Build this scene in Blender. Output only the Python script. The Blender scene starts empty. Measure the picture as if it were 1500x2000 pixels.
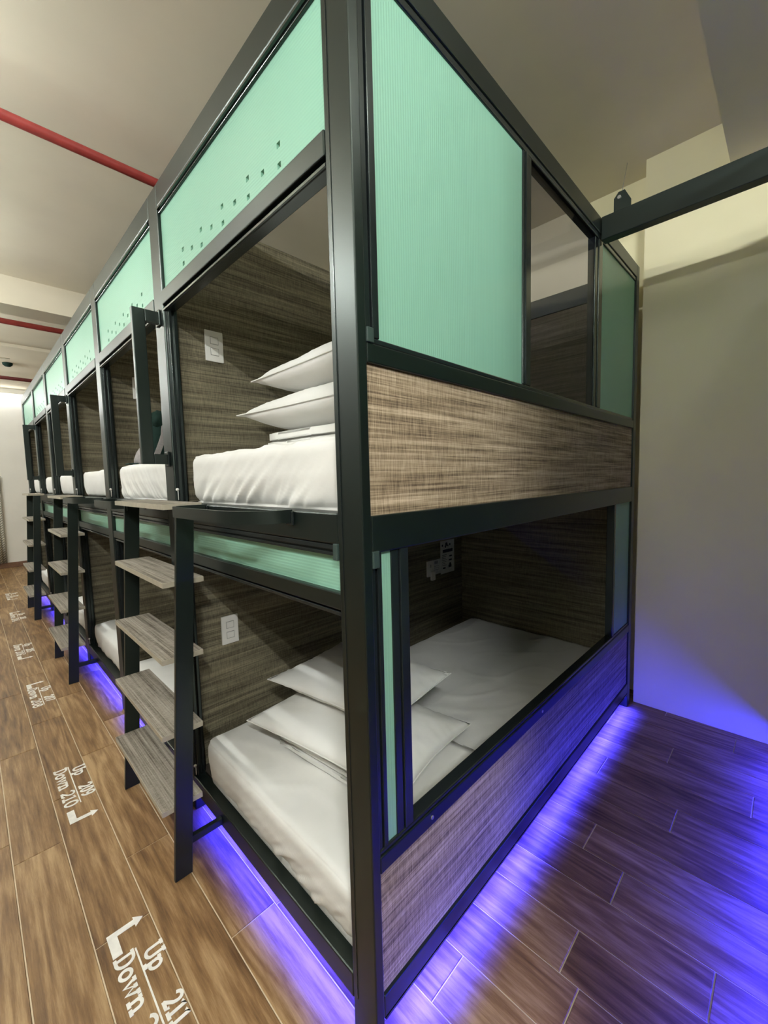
import bpy, bmesh, math, random
from mathutils import Vector, Matrix, noise

random.seed(7)
C = bpy.context.scene.collection
sc = bpy.context.scene

# ------------------------------------------------------------------ camera
YAW, PITCH, ROLL = 0.7807, -0.0808, -0.0249
CAM = Vector((-0.5644, -0.6219, 1.3246))
FPX = 808.872
fw = Vector((math.cos(PITCH) * math.cos(YAW), math.cos(PITCH) * math.sin(YAW), math.sin(PITCH)))
r0 = Vector((math.sin(YAW), -math.cos(YAW), 0))
u0 = r0.cross(fw)
rr = r0 * math.cos(ROLL) + u0 * math.sin(ROLL)
uu = -r0 * math.sin(ROLL) + u0 * math.cos(ROLL)
cd = bpy.data.cameras.new('camera')
cam = bpy.data.objects.new('camera', cd)
C.objects.link(cam)
m = Matrix.Identity(4)
for i in range(3):
    m[i][0], m[i][1], m[i][2], m[i][3] = rr[i], uu[i], -fw[i], CAM[i]
cam.matrix_world = m
cd.sensor_fit = 'HORIZONTAL'
cd.sensor_width = 36
cd.lens = 36 * FPX / 1500
cd.clip_start = 0.02
sc.camera = cam

# ------------------------------------------------------------------ world, exposure
w = bpy.data.worlds.new('world')
sc.world = w
w.use_nodes = True
w.node_tree.nodes['Background'].inputs[0].default_value = (0.8, 0.9, 1, 1)
w.node_tree.nodes['Background'].inputs[1].default_value = 0.03
sc.view_settings.view_transform = 'Standard'
sc.view_settings.look = 'None'
sc.view_settings.gamma = 1
sc.view_settings.use_curve_mapping = False
sc.view_settings.exposure = 0.17

TUBE_STRENGTH = 480.0
TUBES = [(-1.25, -1.75, 1.9), (-1.25, -0.30, 0.30), (-1.25, 1.5, 0.52), (-1.25, 3.1, 0.52), (-1.25, 4.7, 0.52), (-1.25, 6.3, 0.40), (-1.25, 7.3, 0.45)]     # x, y, share of full strength; those labelled added are made-up fill lamps
TUBE_Z = 2.6
LED_POWER = 9.0      # watts per metre of the blue strips
LED_COL = (0.018, 0.02, 1.0)

# ------------------------------------------------------------------ materials
def mat(name):
    m = bpy.data.materials.new(name)
    m.use_nodes = True
    nt = m.node_tree
    return m, nt, nt.nodes['Principled BSDF']

def N(nt, t, **k):
    n = nt.nodes.new(t)
    for a, b in k.items():
        setattr(n, a, b)
    return n

def coords(nt, scale, kind='Object', rnd=False):
    tc = N(nt, 'ShaderNodeTexCoord')
    mp = N(nt, 'ShaderNodeMapping')
    mp.inputs['Scale'].default_value = scale
    src = tc.outputs[kind]
    if rnd:
        oi = N(nt, 'ShaderNodeObjectInfo')
        mm = N(nt, 'ShaderNodeMath', operation='MULTIPLY')
        nt.links.new(oi.outputs['Random'], mm.inputs[0]); mm.inputs[1].default_value = 60
        va = N(nt, 'ShaderNodeVectorMath', operation='ADD')
        nt.links.new(src, va.inputs[0]); nt.links.new(mm.outputs[0], va.inputs[1])
        src = va.outputs[0]
    nt.links.new(src, mp.inputs[0])
    return mp.outputs[0]

def noise_tex(nt, vec, scale, detail=3, rough=0.5):
    n = N(nt, 'ShaderNodeTexNoise')
    n.inputs['Scale'].default_value = scale
    n.inputs['Detail'].default_value = detail
    n.inputs['Roughness'].default_value = rough
    nt.links.new(vec, n.inputs['Vector'])
    return n.outputs['Fac']

def ramp(nt, fac, stops):
    r = N(nt, 'ShaderNodeValToRGB')
    e = r.color_ramp.elements
    while len(e) < len(stops):
        e.new(0.5)
    for el, (p, c) in zip(e, stops):
        el.position = p
        el.color = (*c, 1)
    nt.links.new(fac, r.inputs[0])
    return r.outputs[0]

def bump(nt, h, strength, dist, bsdf):
    b = N(nt, 'ShaderNodeBump')
    b.inputs['Strength'].default_value = strength
    b.inputs['Distance'].default_value = dist
    nt.links.new(h, b.inputs['Height'])
    nt.links.new(b.outputs[0], bsdf.inputs['Normal'])

def mixc(nt, fac, a, b, mode='MIX'):
    mx = N(nt, 'ShaderNodeMix', data_type='RGBA', blend_type=mode)
    if isinstance(fac, float): mx.inputs[0].default_value = fac
    else: nt.links.new(fac, mx.inputs[0])
    for s, v in ((6, a), (7, b)):
        if isinstance(v, tuple): mx.inputs[s].default_value = (*v, 1)
        else: nt.links.new(v, mx.inputs[s])
    return mx.outputs[2]

def plain(name, col, rough=0.5, spec=0.5, metal=0.0, nz=0.0, nscale=30, k=0.12):
    m, nt, b = mat(name)
    b.inputs['Roughness'].default_value = rough
    b.inputs['Metallic'].default_value = metal
    b.inputs['Specular IOR Level'].default_value = spec
    v = coords(nt, (1, 1, 1))
    f = noise_tex(nt, v, nscale, 4)
    c = ramp(nt, f, [(0.3, tuple(x * (1 - k) for x in col)), (0.7, tuple(min(1, x * (1 + k)) for x in col))])
    nt.links.new(c, b.inputs['Base Color'])
    if nz:
        bump(nt, f, nz, 0.002, b)
    return m

def fabric(name, axis, dark, mid, light):
    """woven laminate: long uneven threads along axis, fine cross threads"""
    m, nt, b = mat(name)
    s1 = {'x': (5, 60, 330), 'y': (60, 5, 330), 'top': (260, 3.5, 260)}[axis]
    s2 = {'x': (620, 60, 30), 'y': (60, 620, 30), 'top': (60, 500, 60)}[axis]
    s3 = {'x': (1.6, 5, 60), 'y': (5, 1.6, 60), 'top': (70, 1.4, 70)}[axis]
    a = noise_tex(nt, coords(nt, s1), 1.0, 5, 0.65)
    c2 = noise_tex(nt, coords(nt, s2), 1.0, 3, 0.6)
    d = noise_tex(nt, coords(nt, s3), 1.0, 4, 0.6)
    s = N(nt, 'ShaderNodeMath', operation='MULTIPLY_ADD'); nt.links.new(c2, s.inputs[0]); s.inputs[1].default_value = .75; nt.links.new(a, s.inputs[2])
    s2_ = N(nt, 'ShaderNodeMath', operation='ADD'); nt.links.new(s.outputs[0], s2_.inputs[0]); nt.links.new(d, s2_.inputs[1])
    s3_ = N(nt, 'ShaderNodeMath', operation='MULTIPLY'); nt.links.new(s2_.outputs[0], s3_.inputs[0]); s3_.inputs[1].default_value = 0.364
    col = ramp(nt, s3_.outputs[0], [(0.40, dark), (0.50, mid), (0.62, light)])
    nt.links.new(col, b.inputs['Base Color'])
    b.inputs['Roughness'].default_value = 0.75
    b.inputs['Specular IOR Level'].default_value = 0.25
    bump(nt, s3_.outputs[0], 0.35, 0.002, b)
    return m

M = {}
M['frame'] = plain('dark_green_black_steel', (0.004, 0.0068, 0.006), 0.36, 0.62, 0.0, 0, 8)
M['frame_gloss'] = plain('black_aluminium_profile', (0.010, 0.013, 0.014), 0.24, 0.6, 0, 0, 14)
for n_ in ('frame', 'frame_gloss'):
    M[n_].node_tree.nodes['Principled BSDF'].inputs['Specular Tint'].default_value = (0.84, 1.0, 0.93, 1)
M['cap'] = plain('grey_green_plastic', (0.03, 0.05, 0.045), 0.5, 0.4)
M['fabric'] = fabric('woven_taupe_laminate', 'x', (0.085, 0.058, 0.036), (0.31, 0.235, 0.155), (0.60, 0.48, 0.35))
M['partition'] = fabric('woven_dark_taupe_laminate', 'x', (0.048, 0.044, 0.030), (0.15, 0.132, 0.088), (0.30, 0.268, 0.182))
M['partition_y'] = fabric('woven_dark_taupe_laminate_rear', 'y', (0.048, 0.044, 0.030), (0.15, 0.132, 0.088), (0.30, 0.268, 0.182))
M['step'] = fabric('grey_oak_laminate', 'top', (0.07, 0.055, 0.038), (0.22, 0.195, 0.16), (0.36, 0.33, 0.28))
M['step_edge'] = plain('pale_edge_band', (0.36, 0.33, 0.26), 0.4, 0.5)
M['deck'] = plain('dark_plywood', (0.06, 0.05, 0.04), 0.7, 0.3)
M['white_plastic'] = plain('white_plastic', (0.75, 0.74, 0.70), 0.35, 0.5, 0, 0, 4)
M['grey_line'] = plain('grey_plastic_gap', (0.35, 0.35, 0.33), 0.5, 0.3)
M['pipe'] = plain('red_painted_pipe', (0.34, 0.045, 0.04), 0.4, 0.5)
M['pipe_dark'] = plain('dark_red_painted_pipe', (0.12, 0.02, 0.02), 0.4, 0.5)
M['ceiling'] = plain('ceiling_paint', (0.71, 0.655, 0.53), 0.9, 0.2, 0, 0, 3, 0.03)
M['wall'] = plain('wall_paint', (0.83, 0.775, 0.52), 0.85, 0.25, 0, 0, 3, 0.03)
M['wall_white'] = plain('white_wall_paint', (0.84, 0.83, 0.78), 0.85, 0.25, 0, 0, 3, 0.03)
M['wall_dark'] = plain('taupe_wall_paint', (0.17, 0.155, 0.13), 0.85, 0.25, 0, 0.05, 3)
M['baseboard'] = plain('brown_skirting', (0.20, 0.11, 0.05), 0.4, 0.5)
M['grout'] = plain('cream_grout', (0.60, 0.50, 0.36), 0.8, 0.3)
M['decal'] = plain('white_vinyl', (0.78, 0.76, 0.70), 0.5, 0.4)
M['steel'] = plain('galvanised_steel', (0.45, 0.45, 0.43), 0.35, 0.5, 0.8)
M['garment'] = plain('dark_green_cloth', (0.012, 0.03, 0.024), 0.9, 0.2, 0, 0.5, 60)
M['strap'] = plain('grey_webbing', (0.30, 0.28, 0.28), 0.85, 0.2, 0, 0.4, 90)
M['fan'] = plain('cream_fan_enamel', (0.55, 0.50, 0.36), 0.4, 0.5)
M['paper'] = plain('printed_paper', (0.60, 0.60, 0.60), 0.7, 0.3)
M['ink'] = plain('dark_blue_ink', (0.02, 0.025, 0.06), 0.6, 0.3)
M['redmark'] = plain('faded_red_thread', (0.62, 0.36, 0.30), 0.8, 0.2)

def sheet_mat():
    m, nt, b = mat('white_cotton_sheet')
    v = coords(nt, (1, 1, 1))
    f = noise_tex(nt, v, 6, 5, 0.55)
    nt.links.new(ramp(nt, f, [(0.3, (0.69, 0.685, 0.65)), (0.7, (0.73, 0.725, 0.70))]), b.inputs['Base Color'])
    b.inputs['Roughness'].default_value = 0.8
    b.inputs['Specular IOR Level'].default_value = 0.2
    f2 = noise_tex(nt, coords(nt, (6, 14, 9)), 1.0, 4, 0.5)
    bump(nt, f2, 0.28, 0.012, b)
    return m
M['sheet'] = sheet_mat()

def green_mat(name, axis):
    """mint multiwall polycarbonate: ribs across the named axis, light passes through it"""
    m, nt, b = mat(name)
    v = coords(nt, (1, 1, 1))
    wv = N(nt, 'ShaderNodeTexWave', wave_type='BANDS', bands_direction=axis)
    wv.inputs['Scale'].default_value = 40
    wv.inputs['Distortion'].default_value = 0
    nt.links.new(v, wv.inputs['Vector'])
    f = noise_tex(nt, coords(nt, (3, 3, 3)), 1.0, 3)
    c = ramp(nt, f, [(0.3, (0.29, 0.56, 0.43)), (0.7, (0.31, 0.59, 0.455))])
    c2 = mixc(nt, wv.outputs['Fac'], c, (0.32, 0.60, 0.46))
    nt.links.new(c2, b.inputs['Base Color'])
    b.inputs['Roughness'].default_value = 0.32
    b.inputs['Specular IOR Level'].default_value = 0.4
    bump(nt, wv.outputs['Fac'], 0.25, 0.001, b)
    tr = N(nt, 'ShaderNodeBsdfTranslucent')
    nt.links.new(c2, tr.inputs['Color'])
    mx = N(nt, 'ShaderNodeMixShader')
    mx.inputs[0].default_value = 0.20
    nt.links.new(b.outputs[0], mx.inputs[1]); nt.links.new(tr.outputs[0], mx.inputs[2])
    nt.links.new(mx.outputs[0], nt.nodes['Material Output'].inputs[0])
    return m
M['green_z'] = green_mat('mint_polycarbonate_level_ribs', 'Z')
M['green_x'] = green_mat('mint_polycarbonate_upright_ribs', 'X')

def tile_mat():
    m, nt, b = mat('wood_look_tile')
    n1 = noise_tex(nt, coords(nt, (75, 4.5, 1), rnd=True), 1.0, 9, 0.74)
    n2 = noise_tex(nt, coords(nt, (5, 1.1, 1), rnd=True), 1.0, 4, 0.6)
    n3 = noise_tex(nt, coords(nt, (7, 0.75, 1), rnd=True), 1.0, 2, 0.45)
    k = N(nt, 'ShaderNodeMath', operation='MULTIPLY'); nt.links.new(n3, k.inputs[0]); k.inputs[1].default_value = 70
    sn = N(nt, 'ShaderNodeMath', operation='SINE'); nt.links.new(k.outputs[0], sn.inputs[0])
    a = N(nt, 'ShaderNodeMath', operation='MULTIPLY'); nt.links.new(sn.outputs[0], a.inputs[0]); a.inputs[1].default_value = 0.075
    s = N(nt, 'ShaderNodeMath', operation='ADD'); nt.links.new(n1, s.inputs[0]); nt.links.new(a.outputs[0], s.inputs[1])
    s2 = N(nt, 'ShaderNodeMath', operation='ADD'); nt.links.new(s.outputs[0], s2.inputs[0]); nt.links.new(n2, s2.inputs[1])
    h = N(nt, 'ShaderNodeMath', operation='MULTIPLY'); nt.links.new(s2.outputs[0], h.inputs[0]); h.inputs[1].default_value = 0.5
    c = ramp(nt, h.outputs[0], [(0.36, (0.085, 0.042, 0.016)), (0.50, (0.225, 0.128, 0.054)), (0.64, (0.43, 0.285, 0.145))])
    oi = N(nt, 'ShaderNodeObjectInfo')
    c2 = mixc(nt, 0.35, c, ramp(nt, oi.outputs['Random'], [(0, (0.7, 0.66, 0.52)), (1, (1.0, 1.0, 1.0))]), 'MULTIPLY')
    nt.links.new(c2, b.inputs['Base Color'])
    b.inputs['Roughness'].default_value = 0.42
    b.inputs['Specular IOR Level'].default_value = 0.32
    bump(nt, n1, 0.35, 0.002, b)
    return m
M['tile'] = tile_mat()

def emis(name, col, s):
    m, nt, b = mat(name)
    b.inputs['Base Color'].default_value = (*col, 1)
    b.inputs['Emission Color'].default_value = (*col, 1)
    b.inputs['Emission Strength'].default_value = s
    return m
M['tube'] = emis('lit_tube', (0.97, 1.0, 0.965), TUBE_STRENGTH)
for q_ in {t[2] for t in TUBES}:
    M['tube%.2f' % q_] = emis('lit_tube', (0.97, 1.0, 0.965), TUBE_STRENGTH * q_)
M['tube_aisle_added'] = emis('added_aisle_fill_tube', (0.97, 0.99, 0.955), TUBE_STRENGTH * 0.10)  # for the added lamp above the opposite pod
M['tube_far'] = emis('lit_far_tube', (1.0, 0.99, 0.96), 8)
M['led'] = emis('lit_blue_strip', (0.08, 0.05, 1.0), 3.0)

def tint_mat():
    m, nt, b = mat('smoke_tinted_acrylic')
    tr = N(nt, 'ShaderNodeBsdfTransparent'); tr.inputs[0].default_value = (0.74, 0.73, 0.80, 1)
    gl = N(nt, 'ShaderNodeBsdfGlossy'); gl.inputs['Roughness'].default_value = .05
    mx = N(nt, 'ShaderNodeMixShader')
    mx.inputs[0].default_value = .05; nt.links.new(tr.outputs[0], mx.inputs[1]); nt.links.new(gl.outputs[0], mx.inputs[2])
    nt.links.new(mx.outputs[0], nt.nodes['Material Output'].inputs[0])
    return m
M['tint'] = tint_mat()

def curtain_mat():
    m, nt, b = mat('lattice_print_curtain')
    mp = N(nt, 'ShaderNodeMapping'); tc = N(nt, 'ShaderNodeTexCoord')
    mp.inputs['Rotation'].default_value = (0, math.radians(45), 0)
    nt.links.new(tc.outputs['Object'], mp.inputs[0])
    k = N(nt, 'ShaderNodeTexBrick'); k.inputs['Scale'].default_value = 9
    sp = N(nt, 'ShaderNodeSeparateXYZ'); cb = N(nt, 'ShaderNodeCombineXYZ')
    nt.links.new(mp.outputs[0], sp.inputs[0]); nt.links.new(sp.outputs[0], cb.inputs[0]); nt.links.new(sp.outputs[2], cb.inputs[1])
    nt.links.new(cb.outputs[0], k.inputs['Vector'])
    k.inputs['Color1'].default_value = (0.62, 0.60, 0.52, 1); k.inputs['Color2'].default_value = (0.55, 0.53, 0.45, 1)
    k.inputs['Mortar'].default_value = (0.20, 0.19, 0.15, 1); k.inputs['Mortar Size'].default_value = 0.05
    nt.links.new(k.outputs[0], b.inputs['Base Color'])
    b.inputs['Roughness'].default_value = 0.9
    return m
M['curtain'] = curtain_mat()

# ------------------------------------------------------------------ mesh helpers
class MB:
    def __init__(s):
        s.bm = bmesh.new()
    def box(s, x0, x1, y0, y1, z0, z1, bev=0.0):
        r = bmesh.ops.create_cube(s.bm, size=1.0)
        vs = r['verts']
        for v in vs:
            v.co.x = x0 if v.co.x < 0 else x1
            v.co.y = y0 if v.co.y < 0 else y1
            v.co.z = z0 if v.co.z < 0 else z1
        if bev:
            es = list({e for v in vs for e in v.link_edges})
            bmesh.ops.bevel(s.bm, geom=es, offset=bev, segments=2, affect='EDGES', profile=0.5)
        return s
    def hexa(s, pts):
        """eight points: bottom ring of four, top ring of four"""
        v = [s.bm.verts.new(p) for p in pts]
        for f in ((3, 2, 1, 0), (4, 5, 6, 7), (0, 1, 5, 4), (1, 2, 6, 5), (2, 3, 7, 6), (3, 0, 4, 7)):
            s.bm.faces.new([v[i] for i in f])
        return s
    def tube(s, pts, rad, seg=12, cap=True):
        pts = [Vector(p) for p in pts]
        rings = []
        prev = None
        for i, p in enumerate(pts):
            d = (pts[min(i + 1, len(pts) - 1)] - pts[max(i - 1, 0)]).normalized()
            if prev is None:
                a = Vector((0, 0, 1)) if abs(d.z) < 0.9 else Vector((1, 0, 0))
                n = d.cross(a).normalized()
            else:
                n = (prev - d * prev.dot(d)).normalized()
            prev = n
            b = d.cross(n)
            rad_i = rad[i] if isinstance(rad, (list, tuple)) else rad
            rings.append([s.bm.verts.new(p + (n * math.cos(t) + b * math.sin(t)) * rad_i)
                          for t in [2 * math.pi * k / seg for k in range(seg)]])
        for a, b in zip(rings, rings[1:]):
            for k in range(seg):
                s.bm.faces.new((a[k], a[(k + 1) % seg], b[(k + 1) % seg], b[k]))
        if cap:
            s.bm.faces.new(rings[0][::-1]); s.bm.faces.new(rings[-1])
        return s
    def flatbar(s, pts, h, t):
        """upright flat bar (height h, thickness t) following a level path"""
        n = len(pts)
        pts = [Vector(p) for p in pts]
        rows = []
        for i, p in enumerate(pts):
            d = (pts[min(i + 1, n - 1)] - pts[max(i - 1, 0)]).normalized()
            q = Vector((-d.y, d.x, 0))
            rows.append([s.bm.verts.new(p + q * (a * t / 2) + Vector((0, 0, b * h / 2))) for a, b in ((-1, -1), (1, -1), (1, 1), (-1, 1))])
        for a, b in zip(rows, rows[1:]):
            for k in range(4):
                s.bm.faces.new((a[k], b[k], b[(k + 1) % 4], a[(k + 1) % 4]))
        s.bm.faces.new(rows[0]); s.bm.faces.new(rows[-1][::-1])
        return s
    def build(s, name, material, parent=None, smooth=False):
        bmesh.ops.recalc_face_normals(s.bm, faces=s.bm.faces)
        me = bpy.data.meshes.new(name)
        s.bm.to_mesh(me); s.bm.free()
        if smooth:
            for p in me.polygons: p.use_smooth = True
        me.materials.append(M[material] if isinstance(material, str) else material)
        o = bpy.data.objects.new(name, me)
        C.objects.link(o)
        if parent is not None:
            put(o, parent)
        return o

def put(o, parent):
    """parent o, keeping it where it is, with its origin left at the parent's"""
    t = world_loc(parent)
    if o.type == 'MESH' and len(o.data.vertices):
        o.data.transform(Matrix.Translation(-t))
    o.parent = parent

def world_loc(o):
    t = Vector(o.location)
    while o.parent:
        o = o.parent
        t += Vector(o.location)
    return t

def thing(name, loc, label, cat, group=None):
    o = bpy.data.objects.new(name, None)
    o.empty_display_size = 0.1
    C.objects.link(o)
    o.location = loc
    o['label'] = label; o['category'] = cat
    if group: o['group'] = group
    return o

def tag(o, label, cat, group=None):
    o['label'] = label; o['category'] = cat
    if group: o['group'] = group
    return o

def struct(o):
    o['kind'] = 'structure'
    return o

def rebase(o, loc):
    """move the origin of a top-level mesh to loc"""
    loc = Vector(loc)
    o.data.transform(Matrix.Translation(-loc))
    o.location = loc
    return o

def copy_tree(o, parent=None):
    c = o.copy(); C.objects.link(c); c.parent = parent
    for ch in [x for x in bpy.data.objects if x.parent == o]:
        copy_tree(ch, c)
    return c

# ------------------------------------------------------------------ the room
CEIL = 2.95
XL, XB, XC = -2.6, 2.216, 2.07      # left wall, recessed rear wall, its column
YN, YF = -3.0, 8.62
struct(MB().box(XL - .1, XL, YN - .1, YF + .1, -.02, CEIL).build('wall_left', 'wall_dark'))
struct(MB().box(XB, XB + .1, YN - .1, YF + .1, -.02, CEIL).build('wall_back', 'wall'))
struct(MB().box(XC, XB, YN, -0.008, -.02, CEIL).build('wall_column', 'wall'))
struct(MB().box(XL, XB, YF, YF + .1, -.02, CEIL).build('wall_far', 'wall_white'))
struct(MB().box(XL, XB, YN - .1, YN, -.02, CEIL).build('wall_near', 'wall_dark'))
struct(MB().box(XL - .1, XB + .1, YN - .1, YF + .1, CEIL, CEIL + .1).build('ceiling', 'ceiling'))
struct(MB().box(XL, XB, 3.74, 4.0, 2.735, CEIL).build('trim_1', 'ceiling'))
struct(MB().box(XL, XB, 5.75, 5.83, 2.915, CEIL).build('trim_2', 'ceiling'))
struct(MB().box(XL, XB, -0.80, -0.363, 2.70, CEIL).build('trim_3', 'ceiling'))
struct(MB().box(XL, XB - .1, YF - .014, YF, 0, .085, .003).build('baseboard_far', 'baseboard'))

# ---- floor: grout bed, tiles one by one where the photo can show them
floor = struct(MB().box(XL, XB, YN, YF, -.03, -.003).build('floor', 'grout'))
TW, TL, G = 0.1425, 0.80, 0.0035
TX0 = -0.5425
known = {0: 1.275, 1: 0.75, 2: 1.017, 3: 0.494, 6: -0.278, 8: -0.525, 9: -0.27}
tile_cache = {}
def tile_mesh(wd, ln):
    key = (round(wd, 3), round(ln, 3))
    if key not in tile_cache:
        t = MB().box(-wd / 2, wd / 2, -ln / 2, ln / 2, -.012, 0)
        top = [e for e in t.bm.edges if all(v.co.z > -.001 for v in e.verts)]
        bmesh.ops.bevel(t.bm, geom=top, offset=.0012, segments=1, affect='EDGES')
        me = bpy.data.meshes.new('tile')
        t.bm.to_mesh(me); t.bm.free(); me.materials.append(M['tile'])
        tile_cache[key] = me
    return tile_cache[key]
rest = MB()
ntile = 0
i0, i1 = int((XL - TX0) / TW) - 1, int((XB - TX0) / TW) + 1
for i in range(i0, i1 + 1):
    xa, xb = TX0 + TW * i, TX0 + TW * (i + 1)
    a, b = max(xa, XL) + G / 2, min(xb, XB) - G / 2
    if b - a < 0.02: continue
    ph = known.get(i, (i * 0.37 * TL) % TL + 0.1)
    j0 = math.floor((YN - ph) / TL)
    y = ph + j0 * TL
    while y < YF:
        ya, yb = max(y, YN) + G / 2, min(y + TL, YF) - G / 2
        y += TL
        if yb - ya < 0.03: continue
        cx, cy = (a + b) / 2, (ya + yb) / 2
        near = (-1.0 < cx < 0.05 and -0.9 < cy) or (0.05 <= cx and -1.0 < cy < 0.6)
        if near and ntile < 290:
            o = bpy.data.objects.new('tile', tile_mesh(b - a, yb - ya))
            C.objects.link(o); o.parent = floor; o.location = (cx, cy, 0)
            ntile += 1
        else:
            rest.box(a, b, ya, yb, -.012, 0)
ro = rest.build('tile_field', 'tile', floor); ro['kind'] = 'stuff'

# ------------------------------------------------------------------ bunk row
B = [0.0, 1.15, 2.165, 3.145, 4.165, 5.07, 6.09]      # far side of each front post
PW = 0.095                                              # post width
W = 2.023
Z = dict(bot=.085, bed=.15, low0=1.02, low1=1.073, g1=1.153, mid0=1.182, mid=1.252, s0=1.96, s1=2.03, t0=2.30, t1=2.32, top=2.40)

def grid_panel(us, vs, holes, thick):
    """sheet in the YZ plane with real square holes; us = y cuts, vs = z cuts"""
    mb = MB()
    bm = mb.bm
    vd = {}
    def V(i, j, k):
        if (i, j, k) not in vd:
            vd[(i, j, k)] = bm.verts.new((0 if k == 0 else thick, us[i], vs[j]))
        return vd[(i, j, k)]
    nu, nv = len(us) - 1, len(vs) - 1
    solid = lambda i, j: 0 <= i < nu and 0 <= j < nv and (i, j) not in holes
    for i in range(nu):
        for j in range(nv):
            if not solid(i, j): continue
            bm.faces.new((V(i, j, 0), V(i, j + 1, 0), V(i + 1, j + 1, 0), V(i + 1, j, 0)))
            bm.faces.new((V(i, j, 1), V(i + 1, j, 1), V(i + 1, j + 1, 1), V(i, j + 1, 1)))
            for di, dj, a, b in ((-1, 0, (i, j), (i, j + 1)), (1, 0, (i + 1, j), (i + 1, j + 1)),
                                 (0, -1, (i, j), (i + 1, j)), (0, 1, (i, j + 1), (i + 1, j + 1))):
                if not solid(i + di, j + dj):
                    bm.faces.new((V(*a, 0), V(*b, 0), V(*b, 1), V(*a, 1)))
    return mb

def front_green(y0, y1, z0, z1, holes=True):
    us, vs, hs = [y0, y1], [z0, z1], set()
    hw = 0.0075
    if holes:
        w0 = (y1 - y0) / 0.955
        cols = [y0 + (0.268 - 0.085 + 0.0737 * k) * w0 for k in range(9)]
        us = [y0] + [c + d for c in cols for d in (-hw, hw)] + [y1]
        zz = [2.063, 2.084, 2.108]
        vs = [z0] + [q + d for q in zz for d in (-.0068, .0068)] + [z1]
        for k in range(9):
            for r in ((0, 2) if k % 2 == 0 else (1,)):
                hs.add((2 * k + 1, 2 * r + 1))
    return grid_panel(us, vs, hs, 0.008)

NAMES = ['nearest', 'second', 'third', 'fourth', 'fifth', 'farthest']
UL = ['nearest double-deck sleeping pod, its glazed end panels facing the aisle',
      'second double-deck pod from the near corner, bay behind the nearest grab handle',
      'third double-deck pod of the row, seen between two ladders',
      'fourth double-deck pod of the row, beyond the middle grab handle',
      'fifth double-deck pod of the row, second from the far end',
      'last double-deck pod at the far end of the row, by the white wall']

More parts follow.
